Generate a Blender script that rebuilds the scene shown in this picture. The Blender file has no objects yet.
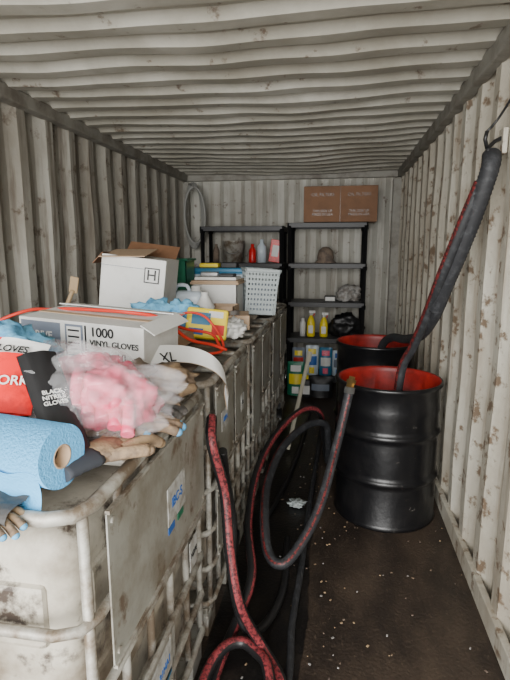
import bpy, bmesh, math, random
from mathutils import Vector, Matrix, Euler, noise
random.seed(7)
D=bpy.data; SC=bpy.context.scene
# ------------------------------------------------------------------ materials
def mat(name,c,rough=.6,metal=0,c2=None,scale=5,lo=.45,hi=.6,c3=None,scale3=14,lo3=.6,hi3=.68,c4=None,c5=None,bump=0,bscale=40,stretch=(1,1,1),trans=0,alpha=1,amt=1.0,spec=.5,a3=1.0,a4=.75,a5=.6):
    m=D.materials.new(name); m.use_nodes=True; nt=m.node_tree; N=nt.nodes; L=nt.links
    bs=N['Principled BSDF']
    bs.inputs['Base Color'].default_value=(*c,1); bs.inputs['Roughness'].default_value=rough
    bs.inputs['Metallic'].default_value=metal; bs.inputs['Specular IOR Level'].default_value=spec
    if trans: bs.inputs['Transmission Weight'].default_value=trans
    if alpha<1: bs.inputs['Alpha'].default_value=alpha
    tc=N.new('ShaderNodeTexCoord'); mp=N.new('ShaderNodeMapping'); L.new(tc.outputs['Object'],mp.inputs[0]); mp.inputs['Scale'].default_value=stretch
    def nz(sc,lo,hi,out=None):
        n=N.new('ShaderNodeTexNoise'); n.inputs['Scale'].default_value=sc; n.inputs['Detail'].default_value=6; n.inputs['Roughness'].default_value=.65
        L.new(out or mp.outputs[0],n.inputs['Vector'])
        r=N.new('ShaderNodeMapRange'); r.inputs[1].default_value=lo; r.inputs[2].default_value=hi; L.new(n.outputs[0],r.inputs[0]); return n,r
    cur=None
    def mix(cur,col,fac,a=1.0):
        x=N.new('ShaderNodeMix'); x.data_type='RGBA'
        if a<1:
            mm=N.new('ShaderNodeMath'); mm.operation='MULTIPLY'; mm.inputs[1].default_value=a; L.new(fac,mm.inputs[0]); fac=mm.outputs[0]
        L.new(fac,x.inputs[0])
        if cur is None: x.inputs[6].default_value=(*c,1)
        else: L.new(cur,x.inputs[6])
        x.inputs[7].default_value=(*col,1); return x.outputs[2]
    if c2: 
        n,r=nz(scale,lo,hi); cur=mix(cur,c2,r.outputs[0],amt)
    if c4:
        n,r=nz(1.1,.40,.68,tc.outputs['Object']); cur=mix(cur,c4,r.outputs[0],a4)
    if c5:
        m5=N.new('ShaderNodeMapping'); L.new(tc.outputs['Object'],m5.inputs[0]); m5.inputs['Scale'].default_value=(1,1,.07)
        n,r=nz(16,.52,.66,m5.outputs[0]); cur=mix(cur,c5,r.outputs[0],a5)
    if c3:
        n,r=nz(scale3,lo3,hi3,tc.outputs['Object'] if c4 else None); cur=mix(cur,c3,r.outputs[0],a3)
    if cur: L.new(cur,bs.inputs['Base Color'])
    if bump:
        n=N.new('ShaderNodeTexNoise'); n.inputs['Scale'].default_value=bscale; n.inputs['Detail'].default_value=4; L.new(tc.outputs['Object'],n.inputs['Vector'])
        b=N.new('ShaderNodeBump'); b.inputs['Strength'].default_value=bump; b.inputs['Distance'].default_value=.01; L.new(n.outputs[0],b.inputs['Height']); L.new(b.outputs[0],bs.inputs['Normal'])
    return m
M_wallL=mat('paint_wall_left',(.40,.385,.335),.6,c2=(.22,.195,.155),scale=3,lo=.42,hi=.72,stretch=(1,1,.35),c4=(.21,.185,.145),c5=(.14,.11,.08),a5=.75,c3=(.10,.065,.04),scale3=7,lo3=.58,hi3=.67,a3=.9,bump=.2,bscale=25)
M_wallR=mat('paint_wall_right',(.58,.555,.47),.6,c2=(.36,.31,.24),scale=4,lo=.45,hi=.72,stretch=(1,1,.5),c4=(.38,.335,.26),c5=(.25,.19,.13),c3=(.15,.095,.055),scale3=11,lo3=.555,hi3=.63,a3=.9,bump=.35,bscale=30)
M_wallB=mat('paint_wall_back',(.47,.465,.415),.6,c2=(.33,.31,.26),scale=2,lo=.45,hi=.7,stretch=(1,1,.4),c4=(.30,.275,.23),c5=(.20,.17,.13),c3=(.12,.08,.055),scale3=10,lo3=.60,hi3=.67,a3=.8)
M_ceil=mat('paint_ceiling',(.50,.485,.425),.5,c2=(.29,.27,.22),scale=1.8,lo=.40,hi=.68,c3=(.12,.08,.05),scale3=9,lo3=.61,hi3=.68,a3=.85,c4=(.30,.28,.225),bump=.25,bscale=12)
M_rail=mat('paint_rail',(.27,.26,.225),.6,c2=(.15,.13,.105),scale=5,lo=.45,hi=.65)
M_floor=mat('plywood_floor',(.070,.050,.036),.45,c2=(.026,.019,.015),scale=2.4,lo=.38,hi=.62,stretch=(2,.8,1),c3=(.11,.08,.058),scale3=34,lo3=.58,hi3=.74,bump=.35,bscale=70)
M_mat=mat('oily_rubber',(.009,.008,.008),.32,c2=(.026,.021,.017),scale=7,lo=.48,hi=.7,c3=(.06,.048,.038),scale3=40,lo3=.66,hi3=.74,bump=.3,bscale=60)
M_black=mat('black_plastic',(.010,.010,.011),.45)
M_blackgl=mat('drum_black_paint',(.005,.005,.006),.33,c2=(.014,.013,.013),scale=7,lo=.5,hi=.75,c3=(.10,.09,.08),scale3=26,lo3=.67,hi3=.70,bump=.25,bscale=16)
M_red=mat('drum_red_lining',(.42,.024,.018),.45,c2=(.13,.010,.008),scale=6,lo=.42,hi=.7)
M_oil=mat('waste_oil',(.05,.006,.005),.12)
M_cage=mat('galvanised_steel',(.46,.45,.40),.5,.25,c2=(.17,.13,.09),scale=10,lo=.42,hi=.61)
M_plate=mat('steel_plate',(.37,.37,.33),.48,.1,c2=(.20,.175,.13),scale=4,lo=.42,hi=.66,c3=(.13,.085,.05),scale3=13,lo3=.56,hi3=.66,a3=.85)
M_hdpe=mat('hdpe_bottle',(.50,.465,.385),.5,c2=(.17,.135,.095),scale=3.2,lo=.40,hi=.62,c3=(.055,.04,.03),scale3=11,lo3=.56,hi3=.67)
M_brownstuff=mat('sludge_cover',(.11,.085,.06),.9,c2=(.25,.21,.16),scale=9,lo=.45,hi=.65,bump=.5,bscale=40)
M_white=mat('white_card',(.72,.72,.69),.6,c2=(.55,.54,.50),scale=5,lo=.5,hi=.75)
M_sticker=mat('sticker_paper',(.52,.53,.51),.6,c2=(.30,.28,.24),scale=25,lo=.42,hi=.62)
M_card=mat('cardboard',(.22,.11,.055),.75,c2=(.16,.08,.04),scale=5,lo=.45,hi=.7)
M_cardl=mat('cardboard_light',(.48,.34,.22),.75)
M_tape=mat('packing_tape',(.10,.05,.024),.3)
M_inkshade=mat('ink_and_hole_shade',(.010,.010,.011),.5)
M_inkg=mat('ink_grey',(.17,.20,.25),.6)
M_inkr=mat('ink_red',(.6,.02,.015),.6)
M_inkb=mat('ink_blue',(.02,.12,.42),.6)
M_paperblue=mat('paper_blue',(.12,.46,.82),.9,bump=.4,bscale=180)
M_clothblue=mat('cloth_blue',(.20,.55,.82),.9,c2=(.10,.32,.55),scale=12,bump=.3,bscale=60)
M_pink=mat('pink_gloves',(.78,.09,.18),.5,c2=(.80,.20,.28),scale=14,lo=.45,hi=.6,c3=(.5,.03,.08),scale3=20,bump=.15,bscale=30)
M_redp=mat('red_package',(.72,.012,.012),.35,c2=(.45,.01,.01),scale=15)
M_bag=mat('clear_bag',(.92,.93,.95),.06,alpha=.15,bump=.8,bscale=14,spec=1.0)
M_glove=mat('glove_leather',(.36,.25,.145),.85,c2=(.17,.12,.08),scale=12,bump=.4,bscale=90)
M_gloveg=mat('glove_grey',(.13,.12,.11),.85,c2=(.05,.046,.042),scale=15,bump=.4,bscale=90)
M_jacket=mat('jacket_dark',(.07,.068,.066),.9,c2=(.15,.14,.12),scale=9,lo=.5,hi=.7,bump=.4,bscale=60)
M_gloveb=mat('glove_cuff',(.035,.04,.05),.8)
M_hose=mat('hose_black',(.014,.014,.015),.4)
M_hosered=mat('hose_red',(.28,.042,.048),.55,c2=(.045,.010,.012),scale=90,lo=.46,hi=.58)
M_hosered2=mat('hose_red_dark',(.20,.022,.022),.5,c2=(.02,.008,.008),scale=90,lo=.42,hi=.56)
M_sleeve=mat('sleeve_grey',(.022,.023,.026),.65,c2=(.06,.063,.068),scale=30,lo=.5,hi=.7)
M_hosegrey=mat('hose_grey',(.27,.27,.25),.6)
M_brass=mat('brass',(.45,.30,.12),.35,.9)
M_steel=mat('steel',(.4,.4,.4),.35,.9)
M_orange=mat('orange_cord',(.70,.04,.02),.5)
M_yellow=mat('yellow_plastic',(.85,.66,.03),.4)
M_green=mat('green_plastic',(.01,.16,.085),.4)
M_teal=mat('teal_lid',(.03,.17,.30),.4)
M_jug=mat('jug_plastic',(.58,.66,.72),.3)
M_basket=mat('basket_grey',(.40,.45,.45),.5)
M_greyrag=mat('rag_grey',(.35,.34,.32),.9,c2=(.2,.18,.16),scale=15,bump=.4,bscale=60)
M_brownrag=mat('rag_brown',(.20,.15,.11),.9,c2=(.11,.085,.07),scale=15,bump=.4,bscale=60)
M_pvc=mat('pvc_pipe',(.60,.57,.46),.4)
M_wood=mat('wood',(.42,.30,.17),.7)
M_ground=mat('concrete_ground',(.42,.41,.39),.9,c2=(.34,.33,.31),scale=2)

# ------------------------------------------------------------------ builder
class B:
    def __init__(s,name): s.name=name; s.bm=bmesh.new(); s.mats=[]; s.M=Matrix.Identity(4)
    def mi(s,m):
        if m not in s.mats: s.mats.append(m)
        return s.mats.index(m)
    def merge(s,t,m,smooth=False,mats2=None):
        mi=s.mi(m); vm={}
        t.verts.ensure_lookup_table()
        for v in t.verts: vm[v]=s.bm.verts.new(s.M@v.co)
        for f in t.faces:
            try: g=s.bm.faces.new([vm[v] for v in f.verts])
            except ValueError: continue
            g.material_index=mi; g.smooth=smooth
        t.free()
    def box(s,c,sz,m,rot=(0,0,0),bev=0,seg=2):
        t=bmesh.new(); bmesh.ops.create_cube(t,size=1)
        for v in t.verts: v.co=Vector((v.co.x*sz[0],v.co.y*sz[1],v.co.z*sz[2]))
        if bev: bmesh.ops.bevel(t,geom=t.edges[:]+t.verts[:],offset=bev,segments=seg,affect='EDGES',profile=.5)
        R=Matrix.Translation(c)@Euler(rot).to_matrix().to_4x4()
        bmesh.ops.transform(t,matrix=R,verts=t.verts)
        s.merge(t,m,bev>.015)
    def lathe(s,prof,m,seg=40,mx=Matrix.Identity(4),mfun=None,smooth=True):
        rings=[]
        for r,z in prof:
            if r<1e-5: rings.append([s.bm.verts.new(s.M@mx@Vector((0,0,z)))])
            else: rings.append([s.bm.verts.new(s.M@mx@Vector((r*math.cos(2*math.pi*i/seg),r*math.sin(2*math.pi*i/seg),z))) for i in range(seg)])
        for k in range(len(rings)-1):
            a,b=rings[k],rings[k+1]; mi=s.mi(mfun(k) if mfun else m)
            for i in range(seg):
                j=(i+1)%seg
                if len(a)==1 and len(b)==1: continue
                if len(a)==1: vs=[a[0],b[i],b[j]]
                elif len(b)==1: vs=[a[i],a[j],b[0]]
                else: vs=[a[i],a[j],b[j],b[i]]
                f=s.bm.faces.new(vs); f.material_index=mi; f.smooth=smooth
    def cyl(s,p0,p1,r0,m,r1=None,seg=16):
        p0=Vector(p0);p1=Vector(p1); r1=r0 if r1 is None else r1
        d=p1-p0; q=d.to_track_quat('Z','Y').to_matrix().to_4x4()
        s.lathe([(0,0),(r0,0),(r0,0),(r1,d.length),(r1,d.length),(0,d.length)],m,seg,Matrix.Translation(p0)@q)
    def tube(s,pts,r,m,seg=12,step=.02,rib=0,pitch=.024,stripe=None,smoothpath=True,flat=1.0):
        P=path(pts,step) if smoothpath else [Vector(p) for p in pts]
        up=Vector((0,0,1)); prev=None; rings=[]
        for i,p in enumerate(P):
            t=(P[min(i+1,len(P)-1)]-P[max(i-1,0)]).normalized()
            if prev is None:
                n=t.cross(up); 
                if n.length<.1: n=t.cross(Vector((0,1,0)))
                n.normalize()
            else:
                n=prev-t*prev.dot(t); n.normalize()
            prev=n; b=t.cross(n)
            rr=r*(1+(rib if i%2 else 0))
            rings.append([s.bm.verts.new(s.M@(p+rr*(math.cos(2*math.pi*k/seg)*n+flat*math.sin(2*math.pi*k/seg)*b))) for k in range(seg)])
        mi=s.mi(m); m2=s.mi(stripe[0]) if stripe else mi
        for i in range(len(rings)-1):
            for k in range(seg):
                f=s.bm.faces.new([rings[i][k],rings[i][(k+1)%seg],rings[i+1][(k+1)%seg],rings[i+1][k]])
                f.smooth=True; f.material_index=m2 if (stripe and k in stripe[1]) else mi
        for e in (rings[0],rings[-1]):
            f=s.bm.faces.new(e); f.material_index=mi
    def grid(s,fn,nu,nv,m,smooth=True,thick=0):
        V=[[s.bm.verts.new(s.M@Vector(fn(i/nu,j/nv))) for j in range(nv+1)] for i in range(nu+1)]
        mi=s.mi(m)
        for i in range(nu):
            for j in range(nv):
                f=s.bm.faces.new([V[i][j],V[i+1][j],V[i+1][j+1],V[i][j+1]]); f.material_index=mi; f.smooth=smooth
    def blob(s,c,sz,m,amp=.2,freq=4,seed=0,sub=4,rot=(0,0,0),flatb=None,sharp=False):
        t=bmesh.new(); bmesh.ops.create_icosphere(t,subdivisions=sub,radius=1)
        off=Vector((seed*3.1,seed*1.7,seed*.9))
        for v in t.verts:
            n=v.co.normalized()
            k=1+amp*noise.noise(n*freq*.5+off)*1.4
            if sharp: k+=amp*.8*(abs(noise.noise(n*freq+off))-.2)+amp*.5*(abs(noise.noise(n*freq*2.3+off))-.2)
            co=n*k; 
            if flatb is not None and co.z<flatb: co.z=flatb+(co.z-flatb)*.1
            v.co=Vector((co.x*sz[0],co.y*sz[1],co.z*sz[2]))
        bmesh.ops.transform(t,matrix=Matrix.Translation(c)@Euler(rot).to_matrix().to_4x4(),verts=t.verts)
        s.merge(t,m,True)
    def obj(s,recalc=True):
        if recalc: bmesh.ops.recalc_face_normals(s.bm,faces=s.bm.faces[:])
        vs=s.bm.verts
        xs=[v.co.x for v in vs];ys=[v.co.y for v in vs];zs=[v.co.z for v in vs]
        o=Vector(((min(xs)+max(xs))/2,(min(ys)+max(ys))/2,min(zs)))
        bmesh.ops.translate(s.bm,vec=-o,verts=vs[:])
        me=D.meshes.new(s.name); s.bm.to_mesh(me); s.bm.free()
        for m in s.mats: me.materials.append(m)
        ob=D.objects.new(s.name,me); ob.location=o; SC.collection.objects.link(ob); return ob
def path(pts,step):
    P=[Vector(p) for p in pts]; P=[P[0]*2-P[1]]+P+[P[-1]*2-P[-2]]; out=[]
    for i in range(1,len(P)-2):
        a,b,c,d=P[i-1:i+3]; n=max(1,int((c-b).length/step))
        for k in range(n):
            t=k/n
            out.append(.5*((2*b)+(c-a)*t+(2*a-5*b+4*c-d)*t*t+(3*b-a-3*c+d)*t**3))
    out.append(P[-2]); return out
def text(parent,name,st,loc,rot,size,m,sx=1.0,align='CENTER'):
    cu=D.curves.new(name,'FONT'); cu.body=st; cu.size=size; cu.align_x=align; cu.align_y='CENTER'; cu.extrude=.0006; cu.offset=size*.012
    cu.materials.append(m); o=D.objects.new(name,cu); SC.collection.objects.link(o)
    if isinstance(rot,Matrix): mx=Matrix.Translation(loc)@rot.to_4x4()
    else: mx=Matrix.Translation(loc)@Euler(rot).to_matrix().to_4x4()
    mx=mx@Matrix.Diagonal((sx,1,1,1))
    o.parent=parent; o.matrix_basis=Matrix.Translation(-parent.location)@mx
    return o
# ------------------------------------------------------------------ room shell
XL,XR,YB,YF,ZC=-1.79,.66,5.85,-.35,2.37
def prof(L0,L1,per,depth,fl=.27):
    out=[];p=L0
    while p<L1:
        for a,o in ((0,0),(fl,0),(.5,depth),(.5+fl,depth)):
            q=p+a*per
            if q<L1: out.append((q,o))
        p+=per
    out.append((L1,0)); return out
def wall(name,fn,m,L0,L1,per,depth,z0,z1,nz=10,dent=.0,fl=.27):
    b=B(name); pr=prof(L0,L1,per,depth,fl); V=[]
    for p,o in pr:
        V.append([b.bm.verts.new(fn(p,o+dent*noise.noise(Vector((p*1.3,j*.5,3.3))),z0+(z1-z0)*j/nz)) for j in range(nz+1)])
    mi=b.mi(m)
    for i in range(len(V)-1):
        for j in range(nz):
            f=b.bm.faces.new([V[i][j],V[i+1][j],V[i+1][j+1],V[i][j+1]]); f.material_index=mi
    return b.obj(False)
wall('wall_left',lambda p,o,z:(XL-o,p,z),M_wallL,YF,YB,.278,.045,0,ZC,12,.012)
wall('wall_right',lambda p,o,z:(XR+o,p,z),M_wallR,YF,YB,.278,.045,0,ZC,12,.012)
wall('wall_back',lambda p,o,z:(p,YB+o,z),M_wallB,XL-.03,XR+.03,.25,.045,0,ZC,12,.008)
wall('ceiling',lambda p,o,z:(z,p,ZC+o-.03*math.exp(-((z+.5)/.8)**2)*(1+.8*noise.noise(Vector((z*.9,p*.8,1))))-.014*noise.noise(Vector((z*2.5,p*2.2,7)))),M_ceil,YF,YB,.209,.036,XL-.05,XR+.05,40,0,.34)
b=B('floor'); b.box(((XL+XR)/2,(YF+YB)/2,-.03),(XR-XL+.1,YB-YF,.06),M_floor); b.obj()
b=B('trim_1'); b.box((XL+.02,(YF+YB)/2,ZC-.03),(.07,YB-YF,.08),M_rail,bev=.008); b.obj()
b=B('trim_2'); b.box((XR-.015,(YF+YB)/2,ZC-.03),(.06,YB-YF,.08),M_rail,bev=.008); b.obj()
b=B('trim_3'); b.box(((XL+XR)/2,YB-.02,ZC-.035),(XR-XL-.08,.06,.07),M_rail,bev=.008); b.obj()
b=B('baseboard_right'); b.box((XR-.01,(YF+YB)/2,.05),(.03,YB-YF,.10),M_wallR,bev=.005); b.obj()
b=B('baseboard_left'); b.box((XL+.01,(YF+YB)/2,.05),(.03,YB-YF,.10),M_rail,bev=.005); b.obj()
b=B('trim_4'); b.box((XL+.03,YB-.04,(ZC-.08)/2),(.08,.08,ZC-.09),M_rail,bev=.01); b.obj()
b=B('trim_5'); b.box((XR-.03,YB-.04,(ZC-.08)/2),(.12,.08,ZC-.09),M_rail,bev=.01); b.obj()
b=B('ground'); b.box((0,-8,-.16),(40,24,.1),M_ground); b.obj()
b=B('floor_mat')
b.grid(lambda u,v:(-.46+.37*u+(.03*noise.noise(Vector((u*2,v*9,0)))+.012*noise.noise(Vector((u*2,v*40,0))))*(u>.5),.9+3.6*v,.006+.004*noise.noise(Vector((u*5,v*20,2)))),8,60,M_mat); b.obj()
b=B('floor_debris'); rr=random.Random(3)
for k in range(260):
    x=rr.uniform(-.42,.62) if k%2 else rr.gauss(-.05,.12); y=rr.uniform(1.2,4.6)
    if x<-.43 or x>.62: continue
    if (x-.31)**2+(y-2.87)**2<.31**2 or (x-.3)**2+(y-3.8)**2<.31**2: continue
    s=rr.uniform(.0015,.0055)
    b.box((x,y,.013),(s*2,s*1.3,.003),rr.choice([M_wood,M_brownrag,M_brownrag,M_glove,M_glove,M_greyrag]),rot=(0,0,rr.uniform(0,3)))
b.obj()

# ------------------------------------------------------------------ IBC totes
def ibc(y0,y1,x0,x1,top,plates,seed=0):
    b=B('ibc_tote'); w=x1-x0; l=y1-y0; cx=(x0+x1)/2; cy=(y0+y1)/2
    for fx in (x0+.08,cx,x1-.08):
        for fy in (y0+.08,cy,y1-.08): b.box((fx,fy,.045),(.13,.12,.09),M_cage,bev=.006)
        b.box((fx,cy,.1),(.12,l-.04,.02),M_cage)
    b.box((cx,cy,.12),(w-.03,l-.02,.025),M_plate,bev=.004)
    b.box((cx,cy,.56),(w-.09,l-.09,.84),M_hdpe,bev=.07,seg=4)
    for k in range(3):
        b.box((cx,cy,.32+k*.24),(w-.065,l-.20,.14),M_hdpe,bev=.012)
        b.box((cx,cy,.32+k*.24),(w-.20,l-.065,.14),M_hdpe,bev=.012)
    b.lathe([(0,0),(.10,0),(.10,.035),(.085,.045),(0,.045)],M_black,24,Matrix.Translation((cx,cy,.975)))
    r=.0115
    zs=[.15,.30,.45,.62,.80,top]
    for z in zs:
        rr=r if z<top else .015
        c=[(x0+.0,y0),(x1,y0),(x1,y1),(x0,y1)]
        pts=[]
        rad=.06
        for i,(px,py) in enumerate(c):
            sx=1 if px<cx else -1; sy=1 if py<cy else -1
            A=(px,py+sy*rad,z);Bq=(px+sx*rad,py,z)
            A2=(px+sx*rad*.3,py+sy*rad*.3,z)
            pts+= [A,A2,Bq] if i in(0,2) else [Bq,A2,A]
        pts.append(pts[0])
        b.tube(pts,rr,M_cage,8,smoothpath=False)
    def vert(x,y,rr=r):
        b.tube([(x,y,.12),(x,y,top)],rr,M_cage,8,smoothpath=False)
    nx=6; ny=5
    for i in range(1,nx):
        for y in (y0+.012,y1-.012): 
            if not(i==nx-1 and y<cy and seed==1): vert(x0+w*i/nx,y)
    for i in range(ny+1):
        yy=y0+.045+(l-.09)*i/ny
        for x in (x0+.012,x1-.012): vert(x,yy)
    for k in (.3,.7):
        b.tube([(x0,y0+l*k,top),(x0+.03,y0+l*k,top+.004),(x1-.03,y0+l*k,top+.004),(x1,y0+l*k,top)],.013,M_cage,8,smoothpath=False)
    for (ya,yb,za,zb) in plates:
        b.box((x1+.013,(ya+yb)/2,(za+zb)/2),(.004,yb-ya,zb-za),M_plate,bev=.001)
        for zz in (za,zb): b.box((x1+.016,(ya+yb)/2,zz),(.010,yb-ya,.008),M_cage)
        for yy in (ya+.02,yb-.02):
            for zz in (za+.025,zb-.025): b.cyl((x1+.014,yy,zz),(x1+.019,yy,zz),.007,M_cage,seg=8)
    b.cyl((x1-.06,cy,.2),(x1+.01,cy,.2),.035,M_black); b.cyl((x1+.01,cy,.2),(x1+.03,cy,.2),.042,M_black)
    b.box((x1+.01,cy,.25),(.02,.02,.06),M_black)
    return b.obj()
XF=-.45; X0=-1.62
RX=Matrix(((0,0,1),(1,0,0),(0,1,0)))
i1=ibc(.76,1.62,X0,XF,1.04,[(.85,1.57,.66,1.01),(1.0,1.2,.28,.48)],1)
i2=ibc(1.68,2.48,X0,XF,1.04,[(1.76,2.08,.66,1.01),(2.12,2.42,.66,1.01),(1.76,2.0,.33,.6)])
i3=ibc(2.54,3.34,X0,XF,1.04,[(2.60,2.9,.48,1.01),(2.95,3.28,.66,1.01)])
i4=ibc(3.40,4.45,X0,XF,1.04,[(3.47,3.9,.48,1.01),(3.95,4.38,.66,1.01)])
def sticker(par,y,z,w,h,m,txt=None,ts=.03,tm=M_inkshade):
    b=B('label'); b.box((XF+.0165,y,z),(.002,w,h),m); o=b.obj(); 
    loc=o.location.copy(); o.parent=par; o.location=loc-par.location
    if txt: text(par,'label_text',txt,(XF+.0185,y,z),RX,ts,tm)
sticker(i1,1.27,.83,.15,.11,M_sticker,'IBC-S',.04,M_inkb)
sticker(i1,1.22,.762,.05,.02,M_inkb); sticker(i1,1.30,.762,.05,.02,M_green)
sticker(i1,1.10,.40,.16,.10,M_sticker,'UN 31HA1',.03,M_inkb)
sticker(i1,1.10,.35,.16,.02,M_teal)
sticker(i1,1.42,.56,.08,.10,M_sticker,'HDPE',.025)
sticker(i2,1.9,.85,.12,.08,M_sticker,'1000 L',.028,M_inkb)
sticker(i2,2.28,.80,.07,.08,M_sticker,'OIL',.025)

# ------------------------------------------------------------------ drums
def drum(cx,cy,R,H,oil):
    b=B('steel_drum'); T=Matrix.Translation((cx,cy,0))
    pr=[(0,.012),(R-.02,.012),(R-.012,0),(R,0),(R+.004,.01),(R,.022),(R-.004,.03)]
    for zc in (H*.34,H*.66):
        pr+=[(R-.004,zc-.04),(R-.005,zc-.022),(R+.003,zc-.014),(R+.009,zc),(R+.003,zc+.014),(R-.005,zc+.022),(R-.004,zc+.04)]
    for zc in (H*.82,):
        pr+=[(R-.004,zc-.02),(R,zc),(R-.004,zc+.02)]
    pr+=[(R-.004,H-.03),(R+.006,H-.018),(R+.009,H-.006),(R+.004,H+.004),(R-.004,H+.004),(R-.012,H-.008)]
    n=len(pr)
    pr+=[(R-.014,H-.03),(R-.014,H*.5),(R-.014,oil),(0,oil)]
    b.lathe(pr,M_blackgl,64,T,mfun=lambda k:M_blackgl if k<n-2 else (M_red if k<len(pr)-2 else M_oil))
    return b.obj()
drum(.31,2.87,.288,.80,.45)
drum(.30,3.80,.288,.845,.5)

# ------------------------------------------------------------------ hoses
ST=(M_hosered,(0,1,2,7,8,9))
ST2=(M_hosered,(2,3,4,9,10,11))
b=B('suction_hose')
b.tube([(-.43,1.655,.93),(-.425,1.65,.93),(-.405,1.57,.87),(-.37,1.6,.68),(-.34,1.54,.495),(-.3,1.51,.31),(-.233,1.58,.1),(-.15,1.49,.05),(-.08,1.3,.03),(-.05,1.0,.03)],.019,M_hose,14,.008,.05,stripe=ST2)
b.obj()
b=B('suction_hose')
b.tube([(-.395,1.68,.80),(-.40,1.75,.66),(-.385,1.80,.45),(-.37,1.72,.25),(-.31,1.66,.10),(-.25,1.75,.04),(-.2,2.0,.03),(-.22,2.4,.03)],.017,M_hose,14,.01,.05)
b.obj()
b=B('suction_hose')
b.tube([(.0,3.42,.03),(-.06,3.38,.22),(-.09,3.2,.46),(-.2,3.05,.52),(-.33,2.75,.46),(-.385,2.4,.38),(-.375,2.1,.27),(-.32,1.87,.177),(-.345,1.74,.095),(-.385,1.54,.035),(-.39,1.3,.03),(-.38,1.0,.03)],.019,M_hose,14,.008,.05,stripe=ST)
b.obj()
b=B('suction_hose')
b.tube([(-.41,1.20,.035),(-.41,1.44,.07),(-.37,1.55,.095),(-.31,1.59,.095),(-.25,1.56,.09),(-.20,1.49,.10),(-.18,1.36,.08),(-.22,1.1,.03)],.020,M_hose,14,.008,.05,stripe=ST2)
b.obj()
b=B('dispensing_hose')
b.tube([(.075,2.46,.82),(.057,2.44,.73),(.02,2.36,.575),(-.048,2.15,.365),(-.128,2.01,.243),(-.2,1.94,.19),(-.266,1.986,.21),(-.305,2.144,.294),(-.325,2.41,.34),(-.279,2.74,.40),(-.16,3.03,.43),(-.05,3.15,.40),(-.03,3.25,.25),(-.03,3.42,.03),(-.06,3.7,.03)],.022,M_sleeve,14,.008,.05,stripe=(M_hosered2,(8,)))
b.cyl((.075,2.46,.815),(.079,2.465,.845),.026,M_steel); b.cyl((.079,2.465,.845),(.083,2.47,.865),.020,M_brass)
b.cyl((.083,2.47,.865),(.086,2.474,.882),.026,M_brass,seg=6); b.cyl((.086,2.474,.882),(.089,2.478,.897),.015,M_brass)
b.obj()
b=B('rubber_hose')
b.tube([(-.10,4.3,.02),(-.107,3.62,.02),(-.125,2.84,.02),(-.13,2.22,.02),(-.141,1.81,.02),(-.13,1.56,.02),(-.14,1.2,.02)],.015,M_sleeve,10,.03)
b.obj()
b=B('rubber_hose')
b.tube([(-.22,4.6,.02),(-.25,3.62,.02),(-.30,3.0,.02),(-.36,2.6,.02)],.016,M_hose,10,.03)
b.obj()
b=B('hanging_hose')
b.tube([(.60,2.24,1.90),(.585,2.2,1.83),(.545,2.27,1.62),(.50,2.376,1.41),(.468,2.5,1.24)],.034,M_sleeve,16,.009,.10)
b.tube([(.560,2.22,1.79),(.510,2.26,1.62),(.463,2.36,1.41),(.443,2.52,1.23),(.41,2.70,1.024),(.365,2.80,.85),(.345,2.83,.47)],.024,M_sleeve,14,.009,.06,stripe=(M_hosered2,(1,2,7,8,12)))
b.tube([(.50,2.376,1.39),(.475,2.52,1.21),(.455,2.8,1.06),(.425,3.17,.975),(.375,3.47,.93),(.33,3.66,.82),(.3,3.76,.52)],.026,M_sleeve,14,.009,.07)
b.obj()
b=B('wall_hook')
b.box((.645,2.26,1.95),(.02,.06,.10),M_wallR,bev=.004)
b.tube([(.65,2.26,1.97),(.61,2.25,1.95),(.575,2.22,1.92),(.56,2.20,1.95),(.565,2.2,1.98)],.008,M_hose,8)
b.tube([(.565,2.2,1.98),(.60,2.20,2.02),(.64,2.1,2.12),(.65,2.0,2.2)],.005,M_hose,8)
b.tube([(.575,2.21,1.92),(.60,2.24,1.86),(.63,2.27,1.90)],.010,M_hose,8)
b.obj()
b=B('hose_coil')
for k in range(4):
    pts=[]
    for a in range(25):
        t=a/24*2*math.pi; pts.append((-1.63+.10*math.sin(t)*(1+.06*k)+.012*k,5.66-.028*k-.02*math.cos(t),1.90+.36*math.cos(t)*(1-.05*k)))
    b.tube(pts,.013,M_hosegrey,8,.04)
b.cyl((-1.63,5.80,2.22),(-1.63,5.55,2.23),.012,M_steel)
b.obj()

# ------------------------------------------------------------------ shelves
def shelf(x0,x1,y0,y1,H,levels):
    b=B('shelving_unit')
    for x in (x0+.025,x1-.025):
        for y in (y0+.025,y1-.025):
            b.cyl((x,y,0),(x,y,H),.022,M_black,seg=14)
            for z in levels: b.cyl((x,y,z-.07),(x,y,z-.03),.030,M_black,seg=14)
    for z in levels:
        cx=(x0+x1)/2;cy=(y0+y1)/2
        b.box((cx,y0+.01,z-.025),(x1-x0,.02,.05),M_black,bev=.003); b.box((cx,y1-.01,z-.025),(x1-x0,.02,.05),M_black,bev=.003)
        b.box((x0+.01,cy,z-.025),(.02,y1-y0,.05),M_black,bev=.003); b.box((x1-.01,cy,z-.025),(.02,y1-y0,.05),M_black,bev=.003)
        n=9
        for k in range(n): b.box((cx,y0+.03+(y1-y0-.06)*(k+.5)/n,z-.006),(x1-x0-.02,(y1-y0-.06)/n*.8,.012),M_black)
        for k in range(1,5): b.box((x0+(x1-x0)*k/5,cy,z-.02),(.012,y1-y0-.03,.02),M_black)
    return b.obj()
shelf(-.53,.30,5.35,5.76,1.80,[.15,.58,.97,1.38,1.80])
shelf(-1.48,-.57,5.35,5.76,1.77,[.15,.58,.97,1.38,1.77])
b=B('cardboard_box')
b.box((.01,5.56,1.987),(.75,.36,.36),M_card,bev=.004)
b.box((.01,5.56,2.1685),(.75,.03,.003),M_tape)
b.box((.01,5.3785,1.987),(.004,.003,.355),M_tape)
ob=b.obj()
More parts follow.
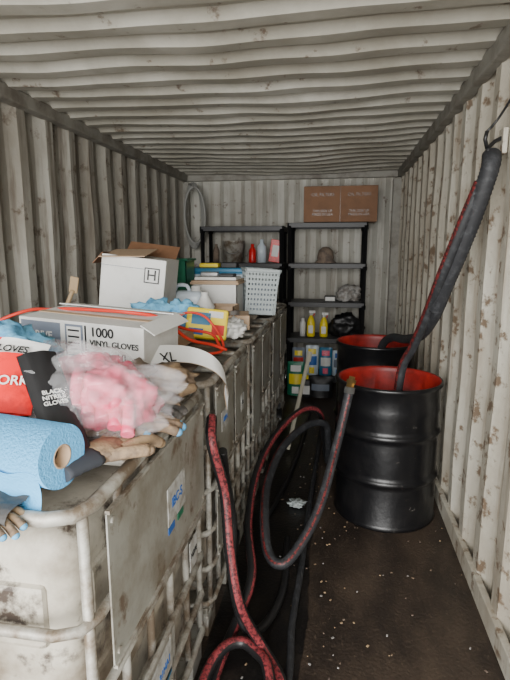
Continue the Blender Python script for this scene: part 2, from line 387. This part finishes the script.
for x in (-.17,.20):
    text(ob,'print','THIS SIDE UP\nMADE IN USA',(x,5.378,1.90),(math.pi/2,0,0),.035,M_tape)
    text(ob,'print','OIL FILTERS',(x,5.378,2.08),(math.pi/2,0,0),.045,M_tape)
b=B('wool_hat'); b.lathe([(0,.17),(.035,.165),(.075,.13),(.09,.06),(.085,.03),(.12,.0),(0,0)],M_brownrag,24,Matrix.Translation((-.13,5.5,1.385))); b.obj()
b=B('crumpled_rag'); b.blob((.13,5.52,1.05),(.12,.1,.10),M_greyrag,.35,5,3,4,flatb=-.72,sharp=True); b.obj()
b=B('small_carton'); b.box((-.07,5.5,1.0),(.12,.09,.06),M_inkshade,bev=.003); b.box((-.07,5.454,1.0),(.10,.003,.04),M_white); b.obj()
def spray(x,y,z,m,h=.24):
    b=B('spray_bottle'); T=Matrix.Translation((x,y,z))
    b.lathe([(0,0),(.04,0),(.045,.01),(.045,h*.55),(.03,h*.72),(.016,h*.8),(.016,h*.86),(0,h*.86)],m,20,T)
    b.cyl((x,y,z+h*.84),(x,y,z+h*.93),.02,M_white); b.box((x+.012,y,z+h*.97),(.07,.022,.03),M_white,bev=.004)
    b.box((x+.035,y,z+h*.88),(.008,.014,.045),M_inkr,rot=(0,.4,0))
    b.box((x,y-.046,z+h*.3),(.05,.004,h*.3),M_white); return b.obj()
spray(-.27,5.46,.585,M_yellow,.28); spray(-.13,5.46,.585,M_yellow,.26)
b=B('spray_can'); b.lathe([(0,0),(.032,0),(.032,.15),(.02,.17),(.02,.2),(0,.2)],M_white,16,Matrix.Translation((-.36,5.47,.585))); b.obj()
b=B('black_bin_bag'); b.blob((.12,5.5,.70),(.17,.13,.14),M_black,.3,4,9,4,flatb=-.78,sharp=True); b.obj()
def pouch(x,y,z,w,h,m,m2,seed,m3=None):
    b=B('product_pouch')
    def f(sgn):
        return lambda u,v:(x+(u-.5)*w*(1+.05*noise.noise(Vector((v*5,seed,0)))),y+sgn*.05*(math.sin(math.pi*u)**.6)*(1-v)**.5*1.0+ .01*noise.noise(Vector((u*6,v*6,seed))),z+v*h)
    b.grid(f(-1),10,10,m); b.grid(f(1),10,10,m)
    def pt(u0,u1,v0,v1,mm,e):
        b.grid(lambda u,v:(x+(u0+(u1-u0)*u-.5)*w,y-.054*(math.sin(math.pi*(u0+(u1-u0)*u))**.6)*(1-(v0+(v1-v0)*v))**.5-e,z+h*(v0+(v1-v0)*v)),6,4,mm)
    pt(.12,.88,.35,.65,m2,.012)
    if m3: pt(.2,.8,.72,.9,m3,.014); pt(.3,.7,.08,.28,m3,.014)
    return b.obj()
pouch(-.40,5.46,.155,.14,.30,M_inkg,M_inkr,1,M_yellow);pouch(-.25,5.46,.155,.14,.33,M_jug,M_inkb,2,M_yellow);pouch(-.10,5.46,.155,.14,.31,M_teal,M_white,3,M_pink);pouch(.04,5.46,.155,.13,.28,M_jug,M_inkg,4,M_inkb);pouch(.18,5.48,.155,.14,.30,M_inkg,M_white,5,M_inkr)
pouch(-.14,5.08,.012,.24,.22,M_inkshade,M_inkg,5);pouch(-.40,5.12,.012,.18,.36,M_green,M_yellow,6,M_white)
b=B('oil_bottle'); b.box((-.28,5.0,.12),(.10,.07,.2),M_inkshade,bev=.02); b.cyl((-.28,5.0,.22),(-.28,5.0,.26),.02,M_yellow); b.box((-.28,4.963,.11),(.07,.003,.09),M_white); b.obj()
b=B('paint_bucket'); b.lathe([(0,0),(.10,0),(.12,.22),(.126,.225),(.126,.235),(.112,.235),(.1,.03),(0,.03)],M_cage,28,Matrix.Translation((-1.14,5.5,1.385)))
b.tube([(-1.25,5.5,1.58),(-1.2,5.4,1.50),(-1.14,5.37,1.48),(-1.08,5.4,1.50),(-1.03,5.5,1.58)],.004,M_steel,6); b.obj()
b=B('storage_bin'); b.box((-1.05,5.55,1.085),(.5,.3,.22),M_jug,bev=.02); b.box((-1.05,5.55,1.2),(.53,.33,.03),M_teal,bev=.008); b.obj()
b=B('red_carton'); b.box((-.665,5.48,1.51),(.12,.1,.24),M_redp,rot=(0,.15,0),bev=.004); b.box((-.665,5.427,1.51),(.07,.003,.12),M_white,rot=(0,.15,0)); b.obj()
b=B('red_bottle'); b.lathe([(0,0),(.038,0),(.04,.01),(.04,.13),(.018,.17),(.018,.2),(0,.2)],M_redp,20,Matrix.Translation((-.92,5.46,1.385))); b.obj()
b=B('white_bottle'); b.lathe([(0,0),(.05,0),(.05,.17),(.02,.21),(.02,.25),(0,.25)],M_jug,20,Matrix.Translation((-.82,5.48,1.385))); b.obj()
b=B('brown_bottle'); b.lathe([(0,0),(.035,0),(.035,.13),(.015,.18),(.015,.2),(0,.2)],M_brownrag,20,Matrix.Translation((-1.33,5.48,1.385))); b.obj()

# ------------------------------------------------------------------ stuff on the totes
TZ=1.062
b=B('grimy_tarpaulin')
b.grid(lambda u,v:(X0+.02+1.08*u,.82+3.6*v,TZ+.014+.020*noise.noise(Vector((u*9,v*24,1)))+.010*noise.noise(Vector((u*22,v*60,4)))),60,150,M_brownstuff); b.obj()
b=B('paper_towel_roll')
p0=Vector((-.80,.885,1.134)); p1=Vector((-.505,.825,1.134)); d=p1-p0; q=Matrix.Translation(p0)@d.to_track_quat('Z','Y').to_matrix().to_4x4(); L=d.length; R=.062
b.lathe([(.02,0),(R,0),(R,0),(R,L),(R,L),(.024,L)],M_paperblue,48,q)
b.lathe([(.024,0),(.024,L),(.020,L),(.020,0)],M_cardl,32,q)
b.lathe([(.0,L-.03),(.021,L-.03)],M_inkshade,32,q)  # black disc set in the open core, painted stand-in for the shade inside
b.grid(lambda u,v:(p1.x-.02-.12*u,p1.y-.058+.012*math.sin(v*3)-.006*u+.02*u,1.12-.085*v+.004*math.sin(u*9)),10,8,M_paperblue)
b.obj()
def glove(c,yaw,mm,cuff,sc=1.0,pitch=0,roll=0,seed=0,tip=None):
    b=B('work_glove'); b.M=Matrix.Translation(c)@Euler((roll,pitch,yaw)).to_matrix().to_4x4()@Matrix.Scale(sc,4)
    b.blob((0,0,.0),(.058,.05,.022),mm,.12,3,seed,3)
    rr=random.Random(seed)
    for i,(y,l) in enumerate(((-.036,.075),(-.012,.088),(.012,.082),(.036,.064))):
        bend=.02+.02*rr.random()
        b.tube([(.03,y*.9,0),(.06,y*1.1,.004),(.06+l*.55,y*1.25,.002),(.06+l,y*1.3,-bend*.5)],.0125,mm,10,.01)
        b.blob((.06+l,y*1.3,-bend*.5),(.013,.0125,.0115),tip or mm,.02,2,1,2)
    b.tube([(-.01,-.035,0),(.02,-.065,.004),(.055,-.085,0)],.014,mm,10,.01); b.blob((.055,-.085,0),(.015,.014,.012),tip or mm,.02,2,1,2)
    b.tube([(-.03,0,0),(-.07,0,.002),(-.12,0,0)],.046,cuff,14,.012,.06,flat=.42)
    return b.obj()
glove((-.49,.95,1.095),1.2,M_glove,M_gloveb,1.0,0,0,2)
glove((-.50,1.08,1.105),.4,M_glove,M_glove,.95,0,0,4,M_clothblue)
glove((-.50,1.36,1.10),1.9,M_glove,M_glove,1.1,0,0,5)
glove((-.55,1.24,1.10),.2,M_gloveg,M_gloveb,1.0,0,0,7)
glove((-.62,.745,1.06),-.25,M_glove,M_glove,.62,.15,0,8,M_clothblue)
glove((-.78,.74,1.055),-.1,M_glove,M_gloveb,.62,.1,0,9,M_glove)
glove((-.60,1.56,1.115),.9,M_glove,M_gloveg,.8,0,0,12)
b=B('burlap_rag'); b.blob((-.54,1.47,1.11),(.10,.10,.045),M_glove,.35,5,81,4,flatb=-.9,sharp=True); b.blob((-.66,1.42,1.12),(.12,.12,.06),M_brownrag,.35,5,82,4,flatb=-.9,sharp=True);b.obj()
b=B('dirty_jacket')
def jk(u,v):
    x=-1.05+.50*u; s=v*(.31+.10*noise.noise(Vector((u*4,0,4)))-.07*u*u)
    lip=.20
    if s<lip: y=.93-s; z=1.072
    else: y=.735; z=1.072-(s-lip)
    y+= (.03*noise.noise(Vector((u*8,v*5,9)))-.010)*(s>.12)
    return (x,y,z+.010*noise.noise(Vector((u*10,v*8,3))))
b.grid(jk,40,30,M_jacket); b.obj()
b=B('pink_glove_bundle')
b.blob((-.53,1.11,1.160),(.105,.12,.085),M_pink,.2,4,11,5,rot=(0,.3,.2),flatb=-.8,sharp=True)
b.blob((-.64,1.20,1.165),(.12,.10,.085),M_pink,.2,5,12,5,flatb=-.8,sharp=True)
for k in range(5):
    b.tube([(-.60+.03*k,1.08,1.235-.01*k),(-.575+.03*k,1.02,1.228-.016*k),(-.56+.03*k,.975,1.18-.014*k)],.015,M_pink,8,.01)
b.obj()
def card(name,c,w,h,rot,m,txt=None,tm=M_white,ts=.03,strip=None):
    b=B(name); b.M=Matrix.Translation(c)@Euler(rot).to_matrix().to_4x4()
    b.grid(lambda u,v:((u-.5)*w,(v-.5)*h,.012*math.sin(math.pi*u)+.004*noise.noise(Vector((u*5,v*5,c[0]*9)))),12,12,m)
    b.grid(lambda u,v:((u-.5)*w,(v-.5)*h,-.012*math.sin(math.pi*u)),12,12,m)
    if strip: b.box((0,h*.3,.016),(w*.7,h*.2,.002),strip)
    M=b.M.copy(); o=b.obj()
    if txt: text(o,'print',txt,M@Vector((0,0,.0175)),M.to_3x3(),ts,tm)
    return o
card('glove_package',(-.595,.95,1.20),.085,.26,(.75,.0,.85),M_inkshade,'BLACK\nNITRILE\nGLOVES',M_white,.014)
card('glove_package',(-.70,.95,1.235),.12,.14,(.9,.1,.35),M_redp,'WORK',M_white,.03)
card('glove_package',(-.83,1.00,1.25),.17,.15,(.9,-.1,.1),M_redp,'TOUGH',M_white,.035)
card('glove_package',(-.76,.935,1.17),.21,.10,(.8,.0,.2),M_inkshade,'GRIP  L',M_white,.03)
card('glove_package',(-.74,1.03,1.285),.16,.07,(.7,.1,.1),M_white,'GLOVES',M_inkshade,.025)
b=B('clear_plastic_bag')
b.blob((-.62,1.09,1.165),(.225,.16,.125),M_bag,.26,5,21,5,flatb=-.8,sharp=True)
b.obj()
b=B('blue_rag'); b.blob((-.98,1.34,1.20),(.15,.10,.095),M_clothblue,.35,5,31,4,flatb=-.9,sharp=True);b.obj()
b=B('work_jacket'); b.blob((-.98,1.30,1.13),(.20,.16,.06),M_gloveg,.35,5,32,4,flatb=-.9,sharp=True);b.obj()
b=B('cardboard_sheet'); b.box((-.86,1.70,1.11),(.40,.22,.03),M_cardl,bev=.004); b.obj()
b=B('glove_carton'); T=Matrix.Translation((-.845,1.69,1.212))@Euler((.05,.05,-.13)).to_matrix().to_4x4(); b.M=T
b.box((0,0,0),(.49,.26,.15),M_white,bev=.003)
b.box((-.155,-.1315,0),(.16,.002,.13),M_inkg); b.box((-.02,-.1315,.0),(.07,.002,.13),M_inkg); b.box((-.02,-.1325,.0),(.055,.002,.115),M_white)
b.box((.025,-.1315,0),(.006,.002,.13),M_inkshade)
for k in range(5): b.box((-.02,-.134,.045-.022*k),(.045,.001,.006),M_inkshade)
b.box((.0,.14,.078),(.49,.10,.004),M_white,rot=(-.15,0,0)); b.box((.26,.0,.07),(.06,.26,.004),M_white,rot=(0,.5,0))
b.box((0,-.02,.0765),(.48,.03,.002),M_cardl)
ob=b.obj(False); R3=T.to_3x3()@Euler((math.pi/2,0,0)).to_matrix()
text(ob,'print','1000',T@Vector((.09,-.134,.045)),R3,.045,M_inkshade)
text(ob,'print','VINYL GLOVES',T@Vector((.135,-.134,.008)),R3,.028,M_inkshade)
text(ob,'print','M   XL',T@Vector((.14,-.134,-.035)),R3,.035,M_inkshade)
text(ob,'print','DRIVE\nIMPORT',T@Vector((-.155,-.134,.0)),R3,.036,M_white)
b=B('carton_flap')
pts=path([(-.66,1.53,1.15),(-.60,1.62,1.165),(-.52,1.74,1.14),(-.44,1.77,1.10),(-.405,1.80,1.03),(-.405,1.79,.95)],.012)
def rb(u,v):
    i=u*(len(pts)-1); k=min(int(i),len(pts)-2); p=pts[k].lerp(pts[k+1],i-k); return p+Vector((.25,-.45,-.8)).normalized()*(v-.5)*.065*(1 if u<.6 else 1)
b.grid(rb,40,3,M_white); b.grid(lambda u,v:rb(u,v)+Vector((-.003,.003,-.002)),40,3,M_cardl)
ob=b.obj(False)
text(ob,'print','XL',(-.575,1.635,1.150),(1.15,0,.75),.05,M_inkshade)
b=B('white_carton'); T=Matrix.Translation((-1.085,2.66,1.30))@Euler((0,.12,.12)).to_matrix().to_4x4(); b.M=T
b.box((0,0,0),(.34,.34,.37),M_white,bev=.004)
b.box((-.02,-.172,.13),(.30,.003,.002),M_inkg)
b.box((.10,-.173,.10),(.08,.002,.08),M_inkshade); b.box((.10,-.1745,.10),(.068,.002,.068),M_white)
b.box((-.06,-.05,.20),(.24,.3,.004),M_cardl,rot=(.12,-.12,0)); b.box((-.195,0,.16),(.08,.32,.004),M_card,rot=(0,-.9,0)); b.box((0,.22,.215),(.3,.14,.004),M_card,rot=(.6,0,0))
ob=b.obj(False); text(ob,'print','H',T@Vector((.10,-.177,.10)),T.to_3x3()@Euler((math.pi/2,0,0)).to_matrix(),.075,M_inkshade)
text(ob,'print','UN 2794',T@Vector((.09,-.174,-.08)),T.to_3x3()@Euler((math.pi/2,0,0)).to_matrix(),.025,M_inkg)
b=B('cardboard_tray'); b.box((-.98,2.18,1.12),(.62,.30,.06),M_cardl,bev=.003); b.box((-.98,2.02,1.145),(.62,.004,.10),M_white,rot=(.1,0,0)); b.obj()
b=B('extension_cord')
b.tube([(-1.55,1.85,1.12),(-1.42,1.90,1.22),(-1.28,1.92,1.27),(-1.1,1.80,1.29),(-1.0,1.74,1.302),(-.88,1.72,1.302),(-.74,1.70,1.298),(-.64,1.76,1.27),(-.58,1.90,1.17),(-.52,2.05,1.12),(-.47,2.10,1.09)],.007,M_orange,8)
b.tube([(-1.50,2.0,1.12),(-1.3,2.06,1.20),(-1.15,2.06,1.24),(-.95,2.0,1.24),(-.78,2.05,1.22),(-.66,2.14,1.17),(-.56,2.2,1.14),(-.50,2.12,1.09)],.007,M_orange,8)
b.tube([(-.78,2.18,1.16),(-.70,2.22,1.23),(-.60,2.22,1.22),(-.52,2.20,1.13),(-.49,2.10,1.085),(-.55,1.98,1.09)],.006,M_orange,8)
b.box((-.72,2.05,1.22),(.05,.03,.03),M_orange,bev=.006)
b.obj()
b=B('blue_rag'); b.blob((-.90,2.40,1.20),(.12,.07,.07),M_clothblue,.4,5,41,4,flatb=-.9,sharp=True); b.blob((-.77,2.44,1.20),(.09,.07,.07),M_clothblue,.4,5,42,4,flatb=-.9,sharp=True);b.obj()
b=B('yellow_packet'); T=Matrix.Translation((-.62,2.34,1.165))@Euler((-.35,.12,.25)).to_matrix().to_4x4(); b.M=T
b.box((0,0,0),(.20,.05,.15),M_yellow,bev=.012); b.box((-.03,-.0265,.02),(.09,.003,.06),M_teal); b.box((.055,-.0265,-.03),(.06,.003,.05),M_inkr); b.box((.04,-.0265,.045),(.07,.003,.03),M_white); b.box((-.05,-.0265,-.045),(.07,.003,.03),M_inkb)
b.obj()
b=B('plastic_bag'); b.blob((-.70,2.56,1.14),(.10,.09,.065),M_jug,.4,5,55,4,flatb=-.85,sharp=True); b.obj()
b=B('plastic_bag'); b.blob((-.52,2.50,1.12),(.06,.09,.05),M_white,.4,5,56,4,flatb=-.85,sharp=True); b.obj()
b=B('plastic_jug'); b.box((-.92,2.97,1.18),(.25,.16,.19),M_jug,bev=.04,seg=4); b.cyl((-.85,2.97,1.27),(-.85,2.97,1.305),.03,M_white); b.tube([(-.99,2.97,1.26),(-.97,2.97,1.305),(-.91,2.97,1.305),(-.89,2.97,1.265)],.012,M_jug,8); b.obj()
b=B('detergent_bottle'); b.lathe([(0,0),(.05,0),(.055,.02),(.055,.12),(.03,.16),(.02,.18),(.02,.2),(0,.2)],M_white,20,Matrix.Translation((-.74,2.76,1.085))); b.box((-.74,2.705,1.14),(.05,.006,.06),M_inkb); b.obj()
def openbox(name,c,s,m,th=.006,yaw=0,rim=None,inner=None):
    b=B(name); b.M=Matrix.Translation(c)@Euler((0,0,yaw)).to_matrix().to_4x4(); x,y,z=s
    b.box((0,0,th/2),(x,y,th),m)
    for sx in (-1,1): b.box((sx*(x/2-th/2),0,z/2),(th,y,z),m)
    for sy in (-1,1): b.box((0,sy*(y/2-th/2),z/2),(x,th,z),m)
    if rim:
        for sx in (-1,1): b.box((sx*x/2,0,z),(.025,y+.02,.015),rim,bev=.004)
        for sy in (-1,1): b.box((0,sy*y/2,z),(x+.02,.025,.015),rim,bev=.004)
    if inner: b.box((0,0,z*.4),(x-.02,y-.02,z*.7),inner)
    return b
b=openbox('cardboard_bin',(-.69,3.02,1.085),(.16,.18,.10),M_cardl,inner=M_card); b.obj()
b=openbox('cardboard_bin',(-.79,3.30,1.085),(.30,.22,.22),M_white,rim=M_cardl,inner=M_card); b.box((0,0,.235),(.31,.23,.012),M_cardl,rot=(.04,0,0)); b.obj()
b=openbox('storage_tote',(-.88,3.72,1.085),(.44,.36,.27),M_jug,rim=M_teal,inner=M_inkg); b.box((0,0,.29),(.46,.38,.035),M_teal,bev=.01); b.obj()
b=openbox('green_crate',(-1.09,3.36,1.085),(.18,.20,.37),M_green,rim=M_green); b.obj()
b=B('tool_tray'); b.box((-.79,3.30,1.335),(.28,.18,.02),M_white,bev=.004); b.box((-.72,3.28,1.355),(.10,.1,.02),M_inkshade,bev=.004); b.box((-.85,3.31,1.36),(.12,.05,.03),M_steel,bev=.006); b.obj()
b=B('sponge_pack'); b.box((-.93,3.64,1.41),(.14,.1,.03),M_yellow,bev=.006); b.box((-.79,3.68,1.41),(.12,.1,.04),M_inkshade,bev=.006); b.obj()
b=B('perforated_basket'); T=Matrix.Translation((-.54,3.44,1.085))@Euler((0,.06,.3)).to_matrix().to_4x4(); b.M=T
hb=.30
def bw(z): return .085+.03*z/hb
for sx,sy in ((1,0),(-1,0),(0,1),(0,-1)):
    for k in range(9):
        z=.02+k*.034; w_=bw(z)
        b.box((sx*w_,sy*w_,z),(.005 if sx else 2*w_,.005 if sy else 2*w_,.019),M_basket)
    for j in range(10):
        t=-1+2*j/9; w_=bw(hb/2)
        b.box((sx*w_ if sx else t*w_,sy*w_ if sy else t*w_,hb/2),(.006 if sx else .012,.006 if sy else .012,hb),M_basket,rot=((-.1*sy),(.1*sx),0))
b.box((0,0,.005),(.17,.17,.01),M_basket)
for sx,sy in ((1,0),(-1,0),(0,1),(0,-1)):
    w_=bw(hb); b.box((sx*w_,sy*w_,hb),(.02 if sx else 2*w_+.02,.02 if sy else 2*w_+.02,.022),M_basket,bev=.004)
b.box((0,0,.12),(.15,.15,.2),M_inkg)
b.obj()
b=B('cardboard_box'); b.box((-.58,3.80,1.175),(.12,.2,.18),M_card,bev=.003); b.box((-.58,3.698,1.21),(.12,.003,.03),M_tape); b.obj()
b=B('cardboard_box'); b.box((-.57,2.78,1.125),(.16,.22,.08),M_cardl,rot=(0,0,.2),bev=.003); b.box((-.57,2.78,1.167),(.05,.22,.003),M_tape,rot=(0,0,.2)); b.obj()
b=B('wooden_paddle'); b.tube([(-1.50,2.48,1.09),(-1.46,2.56,1.25),(-1.445,2.58,1.30)],.012,M_wood,10); b.box((-1.44,2.585,1.33),(.05,.012,.09),M_wood,rot=(0,.2,0),bev=.005); b.obj()
b=B('folded_tarp'); b.blob((-1.42,2.45,1.13),(.11,.15,.06),M_greyrag,.3,5,61,4,flatb=-.8,sharp=True); b.obj()
b=B('pvc_pipe'); b.cyl((-.33,3.55,.05),(-.22,4.15,.62),.016,M_pvc); b.cyl((-.222,4.14,.60),(-.212,4.19,.66),.022,M_pvc); b.obj()
b=B('crumpled_tissue'); b.blob((-.20,2.78,.03),(.045,.04,.018),M_basket,.5,5,71,4,sharp=True); b.obj()

# ------------------------------------------------------------------ light + camera
w=D.worlds.new('overcast'); SC.world=w; w.use_nodes=True
bg=w.node_tree.nodes['Background']; bg.inputs[0].default_value=(1,.99,.97,1); bg.inputs[1].default_value=2.6
ld=D.lights.new('daylight_doorway','AREA'); ld.shape='RECTANGLE'; ld.size=3.2; ld.size_y=2.6; ld.energy=440; ld.color=(1,.99,.97)
lo=D.objects.new('daylight_doorway',ld); SC.collection.objects.link(lo); lo.location=(-.5,-2.6,1.8); lo.rotation_euler=(math.radians(90),0,0)
cd=D.cameras.new('camera'); co=D.objects.new('camera',cd); SC.collection.objects.link(co); SC.camera=co
cd.sensor_fit='VERTICAL'; cd.sensor_height=24; cd.lens=24*500/680; cd.clip_start=.02
co.location=(0,0,1.52); co.rotation_euler=(math.radians(90-10.2),0,math.radians(9.28))
